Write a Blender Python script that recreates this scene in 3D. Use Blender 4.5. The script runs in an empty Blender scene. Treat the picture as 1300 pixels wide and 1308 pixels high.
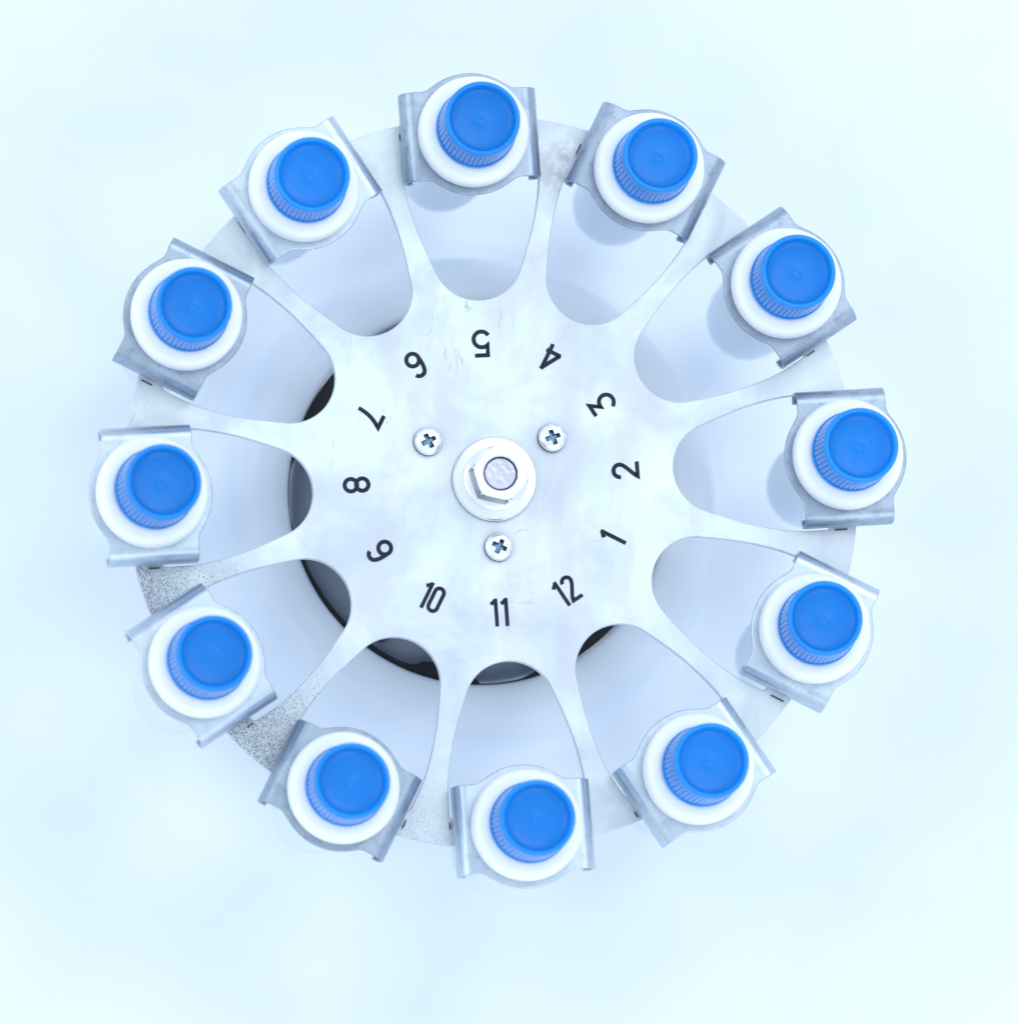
import bpy, bmesh, math, random
from mathutils import Vector, Matrix
random.seed(7)
S = 0.000215            # one modelling unit in metres (the rotor plate is about 20 cm across)
PI = math.pi
scene = bpy.context.scene
COL = scene.collection

# ------------------------------------------------------------------ camera
TILT, AZ, DIST = math.radians(11.281), math.radians(224.34), 9316.0
D = Vector((math.sin(TILT)*math.cos(AZ), math.sin(TILT)*math.sin(AZ), math.cos(TILT)))
fw = -D
rt = fw.cross(Vector((0, 1, 0))).normalized()
up = rt.cross(fw)
cpos = D*DIST - rt*(630.8-650.0) - up*(-(613.0-609.0))
cam = bpy.data.cameras.new('camera'); camo = bpy.data.objects.new('camera', cam); COL.objects.link(camo)
M = Matrix((rt, up, D)).transposed().to_4x4(); M.translation = cpos*S
camo.matrix_world = M
cam.sensor_fit = 'VERTICAL'; cam.sensor_height = 36.0
cam.lens = DIST/1308*36.0
cam.shift_y = -45.0/1308
cam.clip_start = 0.05; cam.clip_end = 20
cam.dof.use_dof = True; cam.dof.focus_distance = DIST*S; cam.dof.aperture_fstop = 6.7
scene.camera = camo

# ------------------------------------------------------------------ world and lamps (studio light, no sun in the photograph)
w = bpy.data.worlds.new('World'); scene.world = w; w.use_nodes = True
bg = w.node_tree.nodes['Background']
bg.inputs[0].default_value = (0.735, 0.875, 1.0, 1); bg.inputs[1].default_value = 0.98

def softbox(name, tilt, az, dist, sx, sy, power, col):
    l = bpy.data.lights.new(name, 'AREA'); l.shape = 'RECTANGLE'; l.size = sx; l.size_y = sy
    l.energy = power; l.color = col
    o = bpy.data.objects.new(name, l); COL.objects.link(o)
    t, a = math.radians(tilt), math.radians(az)
    d = Vector((math.sin(t)*math.cos(a), math.sin(t)*math.sin(a), math.cos(t)))
    o.location = d*dist; o.rotation_euler = d.to_track_quat('Z', 'Y').to_euler()
    return o
softbox('softbox', 33, 52, 2.4, 1.4, 1.4, 12, (0.88, 0.94, 1.0))
softbox('softbox', 46, 172, 2.4, 1.6, 1.6, 9.5, (0.88, 0.94, 1.0))
softbox('softbox', 46, 292, 2.4, 1.6, 1.6, 9.5, (0.88, 0.94, 1.0))

scene.view_settings.view_transform = 'Standard'; scene.view_settings.look = 'None'
scene.view_settings.exposure = 0.12; scene.view_settings.gamma = 1.0
scene.render.engine = 'CYCLES'
scene.render.resolution_x = 1017; scene.render.resolution_y = 1024
scene.cycles.max_bounces = 10; scene.cycles.diffuse_bounces = 6; scene.cycles.glossy_bounces = 4

# ------------------------------------------------------------------ materials
class Nodes:
    def __init__(s, name):
        s.m = bpy.data.materials.new(name); s.m.use_nodes = True
        s.t = s.m.node_tree; s.b = s.t.nodes['Principled BSDF']
        s.co = s.t.nodes.new('ShaderNodeTexCoord')
    def n(s, typ, **kw):
        x = s.t.nodes.new(typ)
        for k, v in kw.items():
            if k in ('i',):
                for a, b in v.items(): x.inputs[a].default_value = b
            else: setattr(x, k, v)
        return x
    def l(s, a, b): s.t.links.new(a, b)
    def noise(s, scale, detail=4, rough=.55, vec=None, dist=0):
        x = s.n('ShaderNodeTexNoise', i={'Scale': scale, 'Detail': detail, 'Roughness': rough, 'Distortion': dist})
        s.l(vec if vec is not None else s.co.outputs['Object'], x.inputs['Vector']); return x.outputs['Fac']
    def ramp(s, fac, pts):
        x = s.n('ShaderNodeValToRGB'); e = x.color_ramp.elements
        while len(e) < len(pts): e.new(0.5)
        for k, (p, c) in enumerate(pts):
            e[k].position = p; e[k].color = (*c, 1) if not isinstance(c, (int, float)) else (c, c, c, 1)
        s.l(fac, x.inputs[0]); return x.outputs[0]
    def mix(s, fac, a, b, mode='MIX'):
        x = s.n('ShaderNodeMix', data_type='RGBA', blend_type=mode)
        for sock, v in ((x.inputs[0], fac), (x.inputs[6], a), (x.inputs[7], b)):
            if isinstance(v, bpy.types.NodeSocket): s.l(v, sock)
            else: sock.default_value = v if isinstance(v, (int, float)) else (*v, 1)
        return x.outputs[2]
    def math(s, op, a, b=0.0, c=None, clamp=False):
        x = s.n('ShaderNodeMath', operation=op, use_clamp=clamp)
        for k, v in enumerate((a, b, c)):
            if v is None: continue
            if isinstance(v, bpy.types.NodeSocket): s.l(v, x.inputs[k])
            else: x.inputs[k].default_value = v
        return x.outputs[0]
    def bump(s, h, strength, dist):
        x = s.n('ShaderNodeBump')
        for v, k in ((h, 'Height'), (strength, 'Strength')):
            if isinstance(v, bpy.types.NodeSocket): s.l(v, x.inputs[k])
            else: x.inputs[k].default_value = v
        x.inputs['Distance'].default_value = dist
        s.l(x.outputs[0], s.b.inputs['Normal'])
    def base(s, c):
        if isinstance(c, bpy.types.NodeSocket): s.l(c, s.b.inputs['Base Color'])
        else: s.b.inputs['Base Color'].default_value = (*c, 1)
    def set(s, **kw):
        for k, v in kw.items():
            sock = s.b.inputs[k.replace('_', ' ')]
            if isinstance(v, bpy.types.NodeSocket): s.l(v, sock)
            else: sock.default_value = v
        return s

def mat_bowl():
    N = Nodes('white_enamel')
    sm = N.ramp(N.noise(13, 3, .5, dist=1.4), [(.25, 0.), (.75, 1.)])  # faint smudges and mottled reflections, put into the enamel colour
    N.base(N.mix(sm, (.825, .869, .945), (.875, .903, .96)))
    N.set(Roughness=.32, Specular_IOR_Level=.5)
    return N.m
def mat_plate():
    N = Nodes('galvanised_plate')
    cl = N.noise(38, 5, .6, dist=.6)                   # handling clouds
    fine = N.noise(900, 3, .6)
    spec = N.noise(1500, 2, .7)
    col = N.mix(N.ramp(cl, [(.34, 0.), (.62, 1.)]), (.575, .615, .68), (.75, .81, .83))
    # lengthwise rub marks and fine stains
    mp = N.n('ShaderNodeMapping'); N.l(N.co.outputs['Object'], mp.inputs[0])
    mp.inputs['Rotation'].default_value = (0, 0, math.radians(-14)); mp.inputs['Scale'].default_value = (1, .22, 1)
    rub = N.noise(75, 4, .6, mp.outputs[0])
    col = N.mix(N.ramp(rub, [(.50, 0.), (.72, .55)]), col, (.56, .56, .66))
    st = N.noise(170, 6, .75, dist=1.2)
    blot = N.noise(24, 2)
    stain = N.math('MULTIPLY', N.ramp(st, [(.60, 0.), (.68, 1.)]), N.ramp(blot, [(.50, 0.), (.62, .65)]))
    col = N.mix(stain, col, (.36, .37, .44))
    # scuffs beside the printed 5
    mp2 = N.n('ShaderNodeMapping'); N.l(N.co.outputs['Object'], mp2.inputs[0])
    mp2.inputs['Location'].default_value = (.0075, -.041, 0)
    sc = N.n('ShaderNodeVectorMath', operation='LENGTH'); N.l(mp2.outputs[0], sc.inputs[0])
    mp3 = N.n('ShaderNodeMapping'); N.l(N.co.outputs['Object'], mp3.inputs[0])
    mp3.inputs['Rotation'].default_value = (0, 0, math.radians(16)); mp3.inputs['Scale'].default_value = (1, .3, 1)
    scf = N.math('MULTIPLY', N.ramp(N.noise(620, 3, .6, mp3.outputs[0]), [(.60, 0.), (.66, 1.)]),
                 N.ramp(sc.outputs['Value'], [(.006, .6), (.014, 0.)]))
    col = N.mix(scf, col, (.28, .30, .35))
    # coarse spangle worn into the arms at one side of the rotor
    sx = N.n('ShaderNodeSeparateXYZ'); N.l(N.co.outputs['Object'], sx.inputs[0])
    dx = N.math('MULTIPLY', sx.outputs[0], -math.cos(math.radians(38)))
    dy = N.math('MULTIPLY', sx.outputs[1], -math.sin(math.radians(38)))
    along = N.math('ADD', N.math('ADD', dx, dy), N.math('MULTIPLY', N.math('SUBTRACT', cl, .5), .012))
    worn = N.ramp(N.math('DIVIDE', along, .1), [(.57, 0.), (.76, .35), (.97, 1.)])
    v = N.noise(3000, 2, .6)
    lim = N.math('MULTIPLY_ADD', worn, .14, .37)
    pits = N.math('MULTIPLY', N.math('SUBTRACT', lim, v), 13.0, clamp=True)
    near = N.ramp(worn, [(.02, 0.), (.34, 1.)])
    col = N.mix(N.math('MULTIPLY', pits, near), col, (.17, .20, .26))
    # brown-grey grime at the ear beside one bracket
    gm = N.n('ShaderNodeVectorMath', operation='DISTANCE'); N.l(N.co.outputs['Object'], gm.inputs[0]); gm.inputs[1].default_value = (.0205, .0880, .0026)
    gr = N.math('MULTIPLY', N.ramp(gm.outputs['Value'], [(.003, .55), (.012, 0.)]), N.ramp(N.noise(260, 5, .7), [(.42, 0.), (.62, 1.)]))
    col = N.mix(gr, col, (.30, .27, .28))
    N.base(col)
    N.set(Metallic=.5, Roughness=N.ramp(cl, [(.3, .50), (.7, .40)]))
    strength = N.math('ADD', N.math('MULTIPLY', worn, .75), .035)
    N.bump(N.math('ADD', v, N.math('MULTIPLY', fine, .4)), strength, .0005)
    return N.m
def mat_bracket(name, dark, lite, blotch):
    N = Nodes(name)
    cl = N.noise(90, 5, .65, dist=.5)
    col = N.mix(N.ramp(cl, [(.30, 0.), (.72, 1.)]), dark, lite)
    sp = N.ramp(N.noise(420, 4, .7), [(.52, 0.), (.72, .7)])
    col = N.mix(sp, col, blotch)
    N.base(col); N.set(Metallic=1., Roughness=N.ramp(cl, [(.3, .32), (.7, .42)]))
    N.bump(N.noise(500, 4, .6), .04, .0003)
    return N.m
def mat_plain(name, col, rough, metal=0., bump=None, var=.06, own=0., **kw):
    N = Nodes(name)
    a = N.noise(60, 4)
    N.base(N.mix(N.ramp(a, [(.3, 0.), (.7, 1.)]), tuple(c*(1-var) for c in col), tuple(min(1, c*(1+var)) for c in col)))
    if own:
        oi = N.n('ShaderNodeObjectInfo')
        hs = N.n('ShaderNodeHueSaturation'); src = N.b.inputs['Base Color'].links[0].from_socket
        N.l(src, hs.inputs['Color'])
        N.l(N.math('MULTIPLY_ADD', oi.outputs['Random'], 2*own, 1-own), hs.inputs['Value'])
        N.base(hs.outputs[0])
    N.set(Roughness=rough, Metallic=metal, **kw)
    if bump: N.bump(N.noise(bump[0], 3), bump[1], .0003)
    return N.m
BOWL = mat_bowl(); PLATE = mat_plate(); ZINC = mat_bracket('shaded_zinc_sheet', (.30, .36, .45), (.47, .54, .63), (.22, .28, .36)); LIT_ZINC = mat_bracket('lit_zinc_sheet', (.50, .575, .67), (.64, .71, .78), (.42, .48, .57))  # lighter and darker bracket copies put bright and dim reflections into the colour
WHITE = mat_plain('white_plastic', (.935, .94, .95), .38, var=.01, bump=(300, .03))
BLUE = mat_plain('blue_cap_plastic', (.003, .212, .66), .30, var=.06, own=.06, bump=(420, .04), Specular_IOR_Level=.3, Subsurface_Weight=.6, Subsurface_Scale=.003, Subsurface_Radius=(.1, .6, 1.), Sheen_Weight=.78, Sheen_Roughness=.22, Sheen_Tint=(.82, .84, 1., 1.))
RIM = mat_plain('backlit_blue_rim', (.004, .24, .77), .30, var=.04, own=.06, Specular_IOR_Level=.4)
BODY = mat_plain('grey_white_plastic', (.76, .825, .91), .45, var=.012)
CLEAR = mat_plain('tube_plastic', (.80, .86, .92), .25, var=.02)
INK = mat_plain('printed_ink', (.020, .026, .042), .6, var=.3, Specular_IOR_Level=.15)
SIDE_SHADE = mat_plain('shaded_side_zinc', (.09, .11, .16), .30, 1., bump=(400, .06), var=.05)  # shade on nut and screw sides, put into the colour
BRIGHT = mat_plain('bright_zinc_plating', (.90, .92, .94), .25, .7, bump=(260, .06), var=.03)
SHAFT = mat_plain('turned_steel', (.60, .58, .68), .28, 1., bump=(420, .45), var=.30)
DARKREC = mat_plain('screw_recess_steel', (.20, .30, .42), .35, 1., var=.25)
MOTOR = mat_plain('dark_motor_paint', (.27, .31, .39), .30, var=.10)
RUBBER_AND_SHADE = mat_plain('black_rubber_and_shade', (.006, .007, .012), .5)
GAP_DARK = mat_plain('gap_shade_dirt', (.05, .06, .08), .4, .8)  # dark tone for the shaded, dirty gaps beside the brackets

# ------------------------------------------------------------------ mesh helpers
def link(name, bm, mat, parent=None, smooth=True, angle=35):
    bmesh.ops.recalc_face_normals(bm, faces=bm.faces)
    for v in bm.verts: v.co *= S
    me = bpy.data.meshes.new(name); bm.to_mesh(me); bm.free()
    if smooth:
        for p in me.polygons: p.use_smooth = True
        me.set_sharp_from_angle(angle=math.radians(angle))
    me.materials.append(mat)
    o = bpy.data.objects.new(name, me); COL.objects.link(o)
    if parent is not None: o.parent = parent
    return o
def second_material(o, mat, test):
    o.data.materials.append(mat)
    for p in o.data.polygons:
        if test(p): p.material_index = 1
def empty(name, loc=(0, 0, 0), rz=0):
    o = bpy.data.objects.new(name, None); COL.objects.link(o); o.empty_display_size = .01
    o.location = Vector(loc)*S; o.rotation_euler = (0, 0, rz); return o
def tag(o, label=None, cat=None, group=None, kind=None):
    for k, v in (('label', label), ('category', cat), ('group', group), ('kind', kind)):
        if v: o[k] = v
    return o
def lathe(prof, n=64, rad=None, closed=False, cx=0, cy=0):
    """profile of (r, z); rad(r, z, angle) may modulate the radius"""
    bm = bmesh.new(); rings = []
    for r, z in prof:
        if r <= 1e-6: rings.append([bm.verts.new((cx, cy, z))]); continue
        ring = []
        for k in range(n):
            a = 2*PI*k/n; q = rad(r, z, a, k) if rad else r
            ring.append(bm.verts.new((cx+q*math.cos(a), cy+q*math.sin(a), z)))
        rings.append(ring)
    pairs = list(zip(rings[:-1], rings[1:]))
    if closed: pairs.append((rings[-1], rings[0]))
    for A, B in pairs:
        for k in range(n):
            a0, a1 = A[k % len(A)], A[(k+1) % len(A)]; b0, b1 = B[k % len(B)], B[(k+1) % len(B)]
            f = []
            for x in (a0, a1, b1, b0):
                if x not in f: f.append(x)
            if len(f) > 2: bm.faces.new(f)
    return bm
def slab(outer, holes, z0, z1):
    """flat sheet with an outline and holes, from z0 (bottom) to z1 (top)"""
    bm = bmesh.new(); loops = []
    for pts in [outer]+holes:
        vs = [bm.verts.new((x, y, z1)) for x, y in pts]
        es = [bm.edges.new((vs[k], vs[(k+1) % len(vs)])) for k in range(len(vs))]
        loops.append((vs, es))
    bmesh.ops.triangle_fill(bm, edges=[e for _, es in loops for e in es], use_beauty=True, use_dissolve=False, normal=(0, 0, 1))
    top = list(bm.faces)
    low = {}
    for vs, _ in loops:
        for v in vs: low[v] = bm.verts.new((v.co.x, v.co.y, z0))
    for f in top: bm.faces.new([low[v] for v in reversed(f.verts)])
    for vs, _ in loops:
        for k in range(len(vs)):
            a, b = vs[k], vs[(k+1) % len(vs)]
            bm.faces.new((a, b, low[b], low[a]))
    return bm
def circ(r, n=64, cx=0, cy=0, a0=0): return [(cx+r*math.cos(a0+2*PI*k/n), cy+r*math.sin(a0+2*PI*k/n)) for k in range(n)]

# ------------------------------------------------------------------ setting: the white bowl and what shows in its hole
HOLE_R, HOLE_Z, FLOOR = 247.0, -144.0, -392.0
prof = [(247, -180), (247, -152), (249, -146), (254, -144), (272, -145), (290, -150), (304, -162), (318, -192), (332, -265),
        (340, -345), (348, -374), (364, -388), (400, FLOOR), (470, FLOOR), (540, FLOOR), (590, -388), (650, -372), (720, -338),
        (800, -294), (900, -236), (1000, -172), (1150, -92), (1300, -8), (1450, 80), (1520, 118), (1560, 128), (1650, 130), (2600, 130)]
tag(link('bowl_floor', lathe(prof, 160), BOWL, angle=60), kind='structure')

mot = empty('motor_housing', (0, 0, -250))
tag(mot, 'dark grey motor cover seen down the round hole under the rotor, edged with black rubber', 'motor')
link('cover_plate', lathe([(0, 52), (60, 52), (232, 46), (238, 42), (241, 30), (241, 0), (0, 0)], 96), MOTOR, mot)
def gask(deg):
    pts = [(0, 60), (100, 60), (125, 52), (138, 32), (150, 26), (158, 20), (166, 8), (172, 2.5), (188, 2.5), (198, 7), (212, 9), (230, 9.5),
           (246, 10), (250, 12), (252, 20), (262, 30), (268, 25), (271, 3), (284, 3), (290, 8), (296, 45), (320, 62), (360, 60)]
    for (a, x), (b, y) in zip(pts[:-1], pts[1:]):
        if a <= deg <= b: return x+(y-x)*(deg-a)/(b-a)
n = 240
gs = slab(circ(246.2, n), [[((246-gask(360*k/n))*math.cos(2*PI*k/n), (246-gask(360*k/n))*math.sin(2*PI*k/n)) for k in range(n)]], 54, 78)
link('rubber_gasket', gs, RUBBER_AND_SHADE, mot)
for ax, ay in ((-120, -176), (-40, 120), (150, 60)):
    link('cover_bolt', lathe([(0, 60), (9, 60), (12, 57), (12, 44)], 24, cx=ax, cy=ay), SHAFT, mot)
link('motor_neck', lathe([(0, 238), (34, 238), (34, 120), (70, 100), (70, 46)], 48), MOTOR, mot)

# ------------------------------------------------------------------ rotor
rotor = empty('centrifuge_rotor', (0, 0, -12))
tag(rotor, 'silver star-shaped rotor disc printed with numbers 1 to 12 round a central hex nut', 'rotor')
RP, TH0 = 473.0, math.radians(94.25)
half = []
for k in range(17):                                    # rounded inner end
    a = PI - k/16*(PI-math.radians(110.3)) if False else PI - k*(math.radians(180-110.3))/16
    half.append((291.6+58.6*math.cos(a), 58.6*math.sin(a)))
half += [(290, 62.2), (309, 69.3), (322, 73.7), (335, 77.4), (348, 80.6), (361, 83.4), (372, 85.4), (384, 87), (396, 87.8), (408, 88), (425, 88),
         (428.5, 87.2), (430.6, 85.2), (431, 82.5), (431, 80)]
xe = math.sqrt(RP*RP-80*80); half.append((xe, 80))
ae = math.atan2(80, xe)
out = []
step = PI/6
for k in range(12):
    th = TH0+k*step; c, s_ = math.cos(th), math.sin(th)
    loc = [(x, -y) for x, y in reversed(half)] + half[1:]
    for x, y in loc: out.append((x*c-y*s_, x*s_+y*c))
    for j in range(1, 8):
        a = th+ae+(step-2*ae)*j/8
        out.append((RP*math.cos(a), RP*math.sin(a)))
pl = link('rotor_plate', slab(out, [], 0, 12), PLATE, rotor, angle=30)
bv = pl.modifiers.new('edge', 'BEVEL'); bv.width = 1.1*S; bv.segments = 2; bv.limit_method = 'ANGLE'; bv.angle_limit = math.radians(60)

# printed numbers: strokes of ink, a third of a unit proud of the plate
def arc(cx, cy, r, a0, a1, n=16, ry=None):
    ry = ry or r
    return [(cx+r*math.cos(math.radians(a0+(a1-a0)*k/n)), cy+ry*math.sin(math.radians(a0+(a1-a0)*k/n))) for k in range(n+1)]
def bez(p0, p1, p2, p3, n=10):
    o = []
    for k in range(n+1):
        t = k/n; u = 1-t
        o.append(tuple(u**3*p0[i]+3*u*u*t*p1[i]+3*u*t*t*p2[i]+t**3*p3[i] for i in (0, 1)))
    return o
def g1(x=0): return [[(2+x, 0), (2+x, 36)], [(2.6+x, 34.2), (-4.2+x, 28.6)]]
G = {
 '1': g1(),
 '2': [arc(-.5, 25.4, 8.1, 188, -28, 18)+bez((6.65, 21.6), (3, 15), (-6, 8), (-8.6, 2.5))[1:]+[(10.5, 2.5)]],
 '3': [[(-8.5, 33.5), (7.6, 33.5), (-1.8, 21.7)]+arc(-.4, 12.1, 9.6, 88, -158, 20)],
 '4': [[(4, 0), (4, 36)], [(5, 35.2), (-10, 11.2), (-9.6, 10.2), (8.5, 10.2)]],
 '5': [[(9.5, 33.5), (-7.2, 33.5), (-7.6, 20.3)]+bez((-7.6, 20.3), (-4.5, 23), (-2.5, 23), (-.3, 23))[1:]+arc(-.3, 12.8, 10.2, 90, -152, 20)[1:]],
 '6': [arc(0, 10.7, 8.2, 0, 360, 28), bez((-8.1, 11.5), (-8.6, 22), (-7.6, 33.6), (.4, 33.6))+bez((.4, 33.6), (3.6, 33.6), (6, 31.8), (7.2, 29.2))[1:]],
 '7': [[(-9, 33.5), (8.4, 33.5)]+bez((8.4, 33.5), (2, 24), (-2.5, 17), (-3.4, 0))[1:]],
 '8': [arc(0, 10.4, 8, 0, 360, 28), arc(0, 25.0, 7.9, 0, 360, 28)],
}
G['9'] = [[(-x, 36.4-y) for x, y in st] for st in G['6']]
zero = lambda x: [arc(x, 27.6, 5.9, 0, 180, 12)+arc(x, 8.2, 5.9, 180, 360, 12)+[(x+5.9, 27.6)]]
G['10'] = g1(-10)+zero(4.8)
G['11'] = g1(-8.6)+g1(4.6)
G['12'] = g1(-10.4)+[arc(5.2, 27.2, 6.2, 176, -28, 14)+bez((10.7, 24.3), (8, 17), (0, 9), (-.9, 2.5))[1:]+[(13.2, 2.5)]]
def stroke(bm, pts, wd, z):
    hw = wd/2; closed = math.dist(pts[0], pts[-1]) < .01
    p = pts[:-1] if closed else pts
    m = len(p); L = []
    for k in range(m):
        a = p[k-1] if (k or closed) else None; b = p[(k+1) % m] if (k < m-1 or closed) else None
        def nrm(u, v):
            dx, dy = v[0]-u[0], v[1]-u[1]; l = math.hypot(dx, dy) or 1; return (-dy/l, dx/l)
        if a is None: nx, ny = nrm(p[k], b); sc = 1
        elif b is None: nx, ny = nrm(a, p[k]); sc = 1
        else:
            n1, n2 = nrm(a, p[k]), nrm(p[k], b); nx, ny = n1[0]+n2[0], n1[1]+n2[1]; l = math.hypot(nx, ny) or 1
            nx /= l; ny /= l; sc = min(1/max(nx*n1[0]+ny*n1[1], .3), 2.2)
        L.append((bm.verts.new((p[k][0]+nx*hw*sc, p[k][1]+ny*hw*sc, z)), bm.verts.new((p[k][0]-nx*hw*sc, p[k][1]-ny*hw*sc, z))))
    for k in range(m if closed else m-1):
        A, B = L[k], L[(k+1) % m]
        f = bm.faces.new((A[0], A[1], B[1], B[0]))
        if f.calc_area() and f.normal.z < 0: f.normal_flip()
ORDER = ['5', '4', '3', '2', '1', '12', '11', '10', '9', '8', '7', '6']     # clockwise from the top
for k, d in enumerate(ORDER):
    bm = bmesh.new(); z = 0.0
    for st in G[d]:
        stroke(bm, [(x, y-18) for x, y in st], 5.3 if len(d) == 1 else 4.9, z); z += .12
    o = link('number', bm, INK, rotor, smooth=False)
    for p in o.data.polygons: pass
    th = TH0-k*step
    o.location = Vector((173.5*math.cos(th)-3.2, 173.5*math.sin(th)+3.0, 12.35))*S
    o.rotation_euler = (0, 0, th+PI/2)
    o['label'] = 'black printed number '+d

# hub: washer, spring washer, hex nut, threaded shaft
link('washer', lathe([(22, 14.1), (52.5, 14.1), (53.8, 15.5), (53.8, 21.5), (52, 24.5), (47, 25.2), (22, 25)], 72), BRIGHT, rotor)
link('spring_washer', lathe([(20, 25.2), (40.5, 25.2), (41.5, 27), (41, 32), (38.5, 33.5), (20, 33.4)], 60), BRIGHT, rotor)
def hexr(r, z, a, k):
    R = 37.0*math.cos(PI/6)/math.cos(((a-math.radians(48)) % (PI/3))-PI/6)
    return min(r, R) if r > 26 else r
nut = link('hex_nut', lathe([(22, 33.6), (34, 33.6), (37, 36), (37, 70), (34.4, 74), (23.0, 74), (21.5, 72.4), (21.5, 40)], 120, hexr), BRIGHT, rotor, angle=22)
second_material(nut, SIDE_SHADE, lambda p: abs(p.normal.z) < .3)  # flats coloured dark for the dim surroundings they would reflect
link('washer_shade_ring', lathe([(40, 12.05), (53.2, 12.05), (53.9, 12.6), (53.9, 13.6), (53.2, 14.0), (40, 14.0)], 72), RUBBER_AND_SHADE, rotor)  # dark ring added for the shaded gap under the washer
link('shaft', lathe([(0, 70), (3, 70), (3.4, 70.3), (19.4, 70.4), (20.9, 69), (20.9, -60), (20.6, -100)], 48), SHAFT, rotor, angle=25)
link('hub_sleeve', lathe([(33, 0), (33, -70), (20.8, -70)], 48), SHAFT, rotor)
def screw(x, y, rot):
    t = empty('screw'); t.parent = rotor; t.location = Vector((x, y, 12))*S; t.rotation_euler = (0, 0, rot)
    return t
def screw_mesh():
    cr = []
    for k in range(4):
        a = k*PI/2
        for px, py in ((3.3, 3.3), (9.6, 2.7), (9.6, -2.7)):
            pass
    base = [(3.2, 3.2), (3.0, 9.8), (-3.0, 9.8), (-3.2, 3.2), (-9.8, 3.0), (-9.8, -3.0), (-3.2, -3.2), (-3.0, -9.8), (3.0, -9.8), (3.2, -3.2), (9.8, -3.0), (9.8, 3.0)]
    bm = bmesh.new(); n = 48
    ov = [bm.verts.new((x, y, 10.5)) for x, y in circ(13.5, n)]
    iv = [bm.verts.new((x, y, 11.2)) for x, y in base]
    es = [bm.edges.new((L[k], L[(k+1) % len(L)])) for L in (ov, iv) for k in range(len(L))]
    bmesh.ops.triangle_fill(bm, edges=es, use_beauty=True, use_dissolve=False, normal=(0, 0, 1))
    prev = ov
    for r, z in ((16.6, 9.0), (18.2, 6.6), (18.8, 3.5), (18.8, .05)):
        ring = [bm.verts.new((x, y, z)) for x, y in circ(r, n)]
        for k in range(n): bm.faces.new((prev[k], prev[(k+1) % n], ring[(k+1) % n], ring[k]))
        prev = ring
    rec = bmesh.new()
    tv = [rec.verts.new((x, y, 11.2)) for x, y in base]; lv = [rec.verts.new((x*.62, y*.62, 3.4)) for x, y in base]
    for k in range(12): rec.faces.new((tv[k], tv[(k+1) % 12], lv[(k+1) % 12], lv[k]))
    rec.faces.new(lv)
    return bm, rec
hd = rc = None
for (x, y, r) in ((-85.2, 47.4, math.radians(28)), (74.8, 55.4, math.radians(20)), (5.8, -86.6, math.radians(-24))):
    t = screw_mesh()
    h = link('screw', t[0], BRIGHT, rotor, angle=40); h.location = Vector((x, y, 12))*S; h.rotation_euler = (0, 0, r)
    second_material(h, SIDE_SHADE, lambda p: p.normal.z < .35)  # screw sides painted darker, as shaded
    q = link('cross_recess', t[1], DARKREC, h, smooth=False)
# dark slivers added on the plate ears for shaded, dirty gaps
pm = None
for k in range(12):
    for sg in (-1, 1):
        th = TH0-k*step
        if pm is None:
            bm = bmesh.new(); bmesh.ops.create_cube(bm, size=1)
            for v in bm.verts: v.co = Vector((v.co.x*15, v.co.y*1.5, v.co.z*3.4+13.75))
            bmesh.ops.bevel(bm, geom=list(bm.edges), offset=.4, segments=1, affect='EDGES')
            o = link('gap_shade', bm, GAP_DARK, rotor); pm = o.data
        else:
            o = bpy.data.objects.new('gap_shade', pm); COL.objects.link(o); o.parent = rotor
        rr = 446+random.uniform(-10, 10); tt = sg*(89.1)
        o.location = Vector((rr*math.cos(th)-tt*math.sin(th), rr*math.sin(th)+tt*math.cos(th), 0))*S
        o.rotation_euler = (0, 0, th); o.scale.x = random.uniform(.5, 1.25)

# ------------------------------------------------------------------ swing brackets, white holders, blue-capped tubes
RS = 445.9
ZB = 40.0                                               # top of the bracket sheet above the plate
def bracket_bm():
    q = [(79*math.cos(math.radians(a)), 79*math.sin(math.radians(a))) for a in range(0, 37, 4)]       # x radial, y tangential
    q += [(61.8, 50.4), (59.4, 53.4), (58.4, 56.5), (57.6, 60), (57.6, 69.0)]
    q2 = [(-x, y) for x, y in reversed(q)]
    upper = q + q2                                     # from +x round to -x
    lower = [(x, -y) for x, y in reversed(upper)]
    ring = upper + lower[1:-1]
    bm = slab(ring, [circ(61, 64)], ZB-4.5, ZB)
    # rolled edges: the sheet curls down and in
    for sg in (-1, 1):
        path = [(69, ZB-2.25, 90)]
        for k in range(9):
            a = 90-90*k/8; path.append((71+14.75*math.cos(math.radians(a)), ZB-17+14.75*math.sin(math.radians(a)), a))
        path.append((85.75, 14, 0))
        for k in range(9):
            a = -100*k/8; path.append((76.75+9*math.cos(math.radians(a)), 12.2+9*math.sin(math.radians(a)), a))
        rows = [[(y+2.25*math.cos(math.radians(a)), z+2.25*math.sin(math.radians(a))), (y-2.25*math.cos(math.radians(a)), z-2.25*math.sin(math.radians(a)))] for y, z, a in path]
        n = len(rows)-1
        vv = []
        for row in rows:
            vv.append([[bm.verts.new((x, sg*y, z)) for (y, z) in row] for x in (-57.6, 57.6)])
        for k in range(n):
            A, B = vv[k], vv[k+1]
            bm.faces.new((A[0][0], A[1][0], B[1][0], B[0][0])); bm.faces.new((A[0][1], A[1][1], B[1][1], B[0][1]))
            for e in (0, 1): bm.faces.new((A[e][0], A[e][1], B[e][1], B[e][0]))
        bm.faces.new((vv[n][0][0], vv[n][0][1], vv[n][1][1], vv[n][1][0]))
    bmesh.ops.remove_doubles(bm, verts=bm.verts, dist=.05)
    return bm
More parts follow.
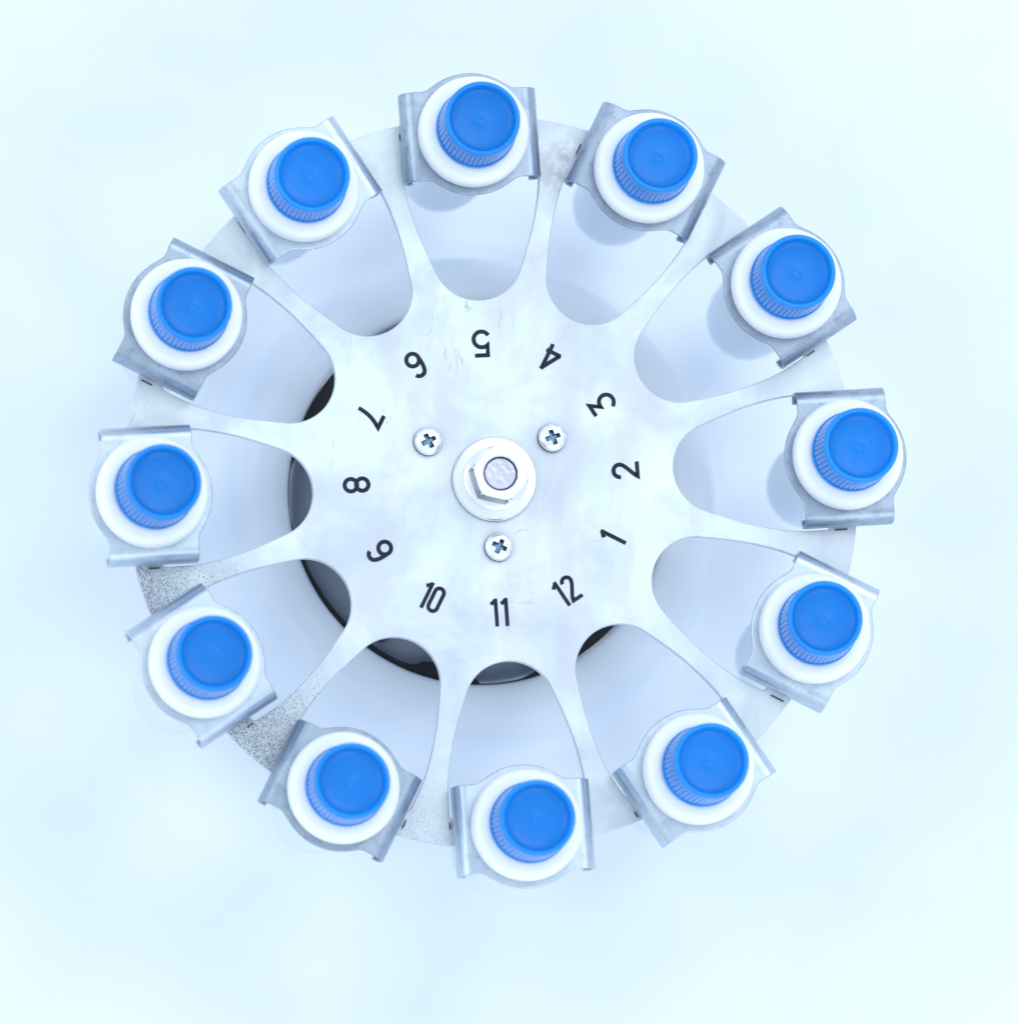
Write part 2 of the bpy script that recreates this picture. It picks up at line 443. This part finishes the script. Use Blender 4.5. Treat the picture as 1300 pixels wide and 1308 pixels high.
def make_bracket():
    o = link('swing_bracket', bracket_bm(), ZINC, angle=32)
    b = o.modifiers.new('edge', 'BEVEL'); b.width = 1.2*S; b.segments = 2; b.limit_method = 'ANGLE'; b.angle_limit = math.radians(60)
    return o
ZT = 74.7
def make_holder():
    t = empty('tube_holder')
    link('rim', lathe([(42, ZB+.1), (66, ZB+.1), (69.3, ZB+3), (70.8, ZB+9), (70.8, ZT-14), (69.6, ZT-7), (66.4, ZT-2), (61.5, ZT), (45, ZT), (42.6, ZT-1.2), (42, ZT-4)], 80, closed=True), WHITE, t, angle=50)
    link('holder_body', lathe([(42, ZB), (58, ZB), (58, -40), (57, -230), (54, -265), (46, -292), (32, -308), (14, -315), (0, -316), (0, -310), (30, -300), (48, -265), (52, -230), (53, -40), (53, ZB-8), (42, ZB-6)], 56, closed=True), BODY, t)
    return t
NR = 50
def make_tube():
    t = empty('sample_tube')
    Z = ZT+.2
    def rib(r, z, a, k):
        if Z+17 < z < Z+69 and r > 45: return r - (1.5 if (k % 6) == 5 else 0.0)
        return r
    prof = [(44, Z), (50.2, Z), (51.2, Z+1.5), (51.4, Z+12), (50.6, Z+14.5), (49.2, Z+15.5), (49.6, Z+18), (49.4, Z+20), (48.6, Z+62), (48.2, Z+66), (47.9, Z+69.5),
            (47.9, Z+73.5), (47.2, Z+76), (45.8, Z+77), (43.6, Z+77), (42.2, Z+76), (41.5, Z+73.5), (40.4, Z+69), (38.4, Z+66.6), (34.5, Z+64.8), (28, Z+63.8), (15, Z+63.2), (8, Z+63.2), (6.4, Z+63.5), (5.0, Z+64.4), (3.6, Z+64.3), (2.0, Z+63.5), (0, Z+63.2)]
    c = link('cap', lathe(prof, NR*6, rib), BLUE, t, angle=40)
    second_material(c, RIM, lambda p: p.center.z > (Z+69)*S and p.normal.z > -.2)   # lighter blue painted in for light passing the thin lip
    link('tube_body', lathe([(41, Z+30), (41, -150), (36, -190), (8, -240), (0, -244)], 40), CLEAR, t)
    return t
rs = [(1.3, -4.5), (1.3, -2.7), (-.9, 2.7), (-3.8, .9), (-2.2, 3.4), (-2.6, -3.5), (-1.2, -1.3), (5, -.9), (6, 4.9), (-2.4, 1.5), (-1.4, 1.9), (.3, -4.6)]
rc_ = [(2.7, -3.6), (1.4, -1.6), (-.8, 3.2), (-4.3, -.7), (1.2, 5), (-4.7, -3.2), (-1.3, -2.3), (5.6, -1.8), (3.5, 4.8), (-8.7, 1.8), (-1.5, -.4), (1.6, -5.1)]
SW = [-1.0, -1.4, -1.2, -1.0, -1.4, -1.6, -1.8, -.5, -1.6, -1.4, -.7, -1.2]                                             # swing of each bracket about its pivot, degrees (positive leans the top outward)
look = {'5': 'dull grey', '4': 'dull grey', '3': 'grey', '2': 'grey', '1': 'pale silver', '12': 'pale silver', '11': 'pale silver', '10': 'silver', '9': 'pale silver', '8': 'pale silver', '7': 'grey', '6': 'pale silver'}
where = {'5': 'topmost of the twelve', '4': 'next right of the topmost one', '3': 'upper right, above the rightmost one',
         '2': 'rightmost of the twelve', '1': 'lower right, below the rightmost one', '12': 'next right of the bottommost one',
         '11': 'bottommost of the twelve', '10': 'next left of the bottommost one', '9': 'lower left, below the leftmost one',
         '8': 'leftmost of the twelve', '7': 'upper left, above the leftmost one', '6': 'next left of the topmost one'}
def clone(o, parent=None):
    c = o.copy(); COL.objects.link(c); c.parent = parent
    for ch in list(o.children): clone(ch, c)
    return c
lit_sheet = None
pb, ph, pt = make_bracket(), make_holder(), make_tube()
for k, d in enumerate(ORDER):
    th = TH0-k*step
    if k == 0: b, h, t = pb, ph, pt
    else: b, h, t = clone(pb), clone(ph), clone(pt)
    sw = math.sin(math.radians(SW[k])); rr = RS-55*sw
    x = rr*math.cos(th)-rs[k][0]; y = rr*math.sin(th)+rs[k][1]
    base = Matrix.Translation(Vector((x, y, 0))*S) @ Matrix.Rotation(th, 4, 'Z') @ Matrix.Translation(Vector((0, 0, 20))*S) @ \
        Matrix.Rotation(math.radians(SW[k]), 4, 'Y') @ Matrix.Translation(Vector((0, 0, -20))*S)
    if look[d] == 'pale silver':                        # lighter copy of the bracket zinc, reflected light put into its colour
        if lit_sheet is None: lit_sheet = b.data.copy(); lit_sheet.materials[0] = LIT_ZINC
        b.data = lit_sheet
    b.matrix_world = base; h.matrix_world = base
    ex, ey = -(rc_[k][0]-rs[k][0]), (rc_[k][1]-rs[k][1])  # lean of the tube in its holder
    ex -= 77*sw*math.cos(th)*.8; ey -= 77*sw*math.sin(th)*.8
    lean = Matrix.Rotation(math.atan2(ex, 77)*.8, 4, 'Y') @ Matrix.Rotation(-math.atan2(ey, 77)*.8, 4, 'X')
    piv = Vector((0, 0, ZT))*S
    R0 = Matrix.Rotation(th, 4, 'Z')
    spin = Matrix.Rotation(random.uniform(0, 6.28), 4, 'Z')
    t.matrix_world = base @ Matrix.Translation(piv) @ R0.inverted() @ lean @ R0 @ Matrix.Translation(-piv) @ spin
    tag(b, f'{look[d]} metal bracket with rolled edges, {where[d]}, near printed {d}', 'bracket', 'swing brackets round the rotor')
    tag(h, f'round white plastic holder, {where[d]}, near printed {d}', 'tube holder', 'white tube holders in the brackets')
    tag(t, f'blue ribbed screw-cap tube, {where[d]}, near printed {d}', 'tube', 'blue-capped tubes round the rotor')
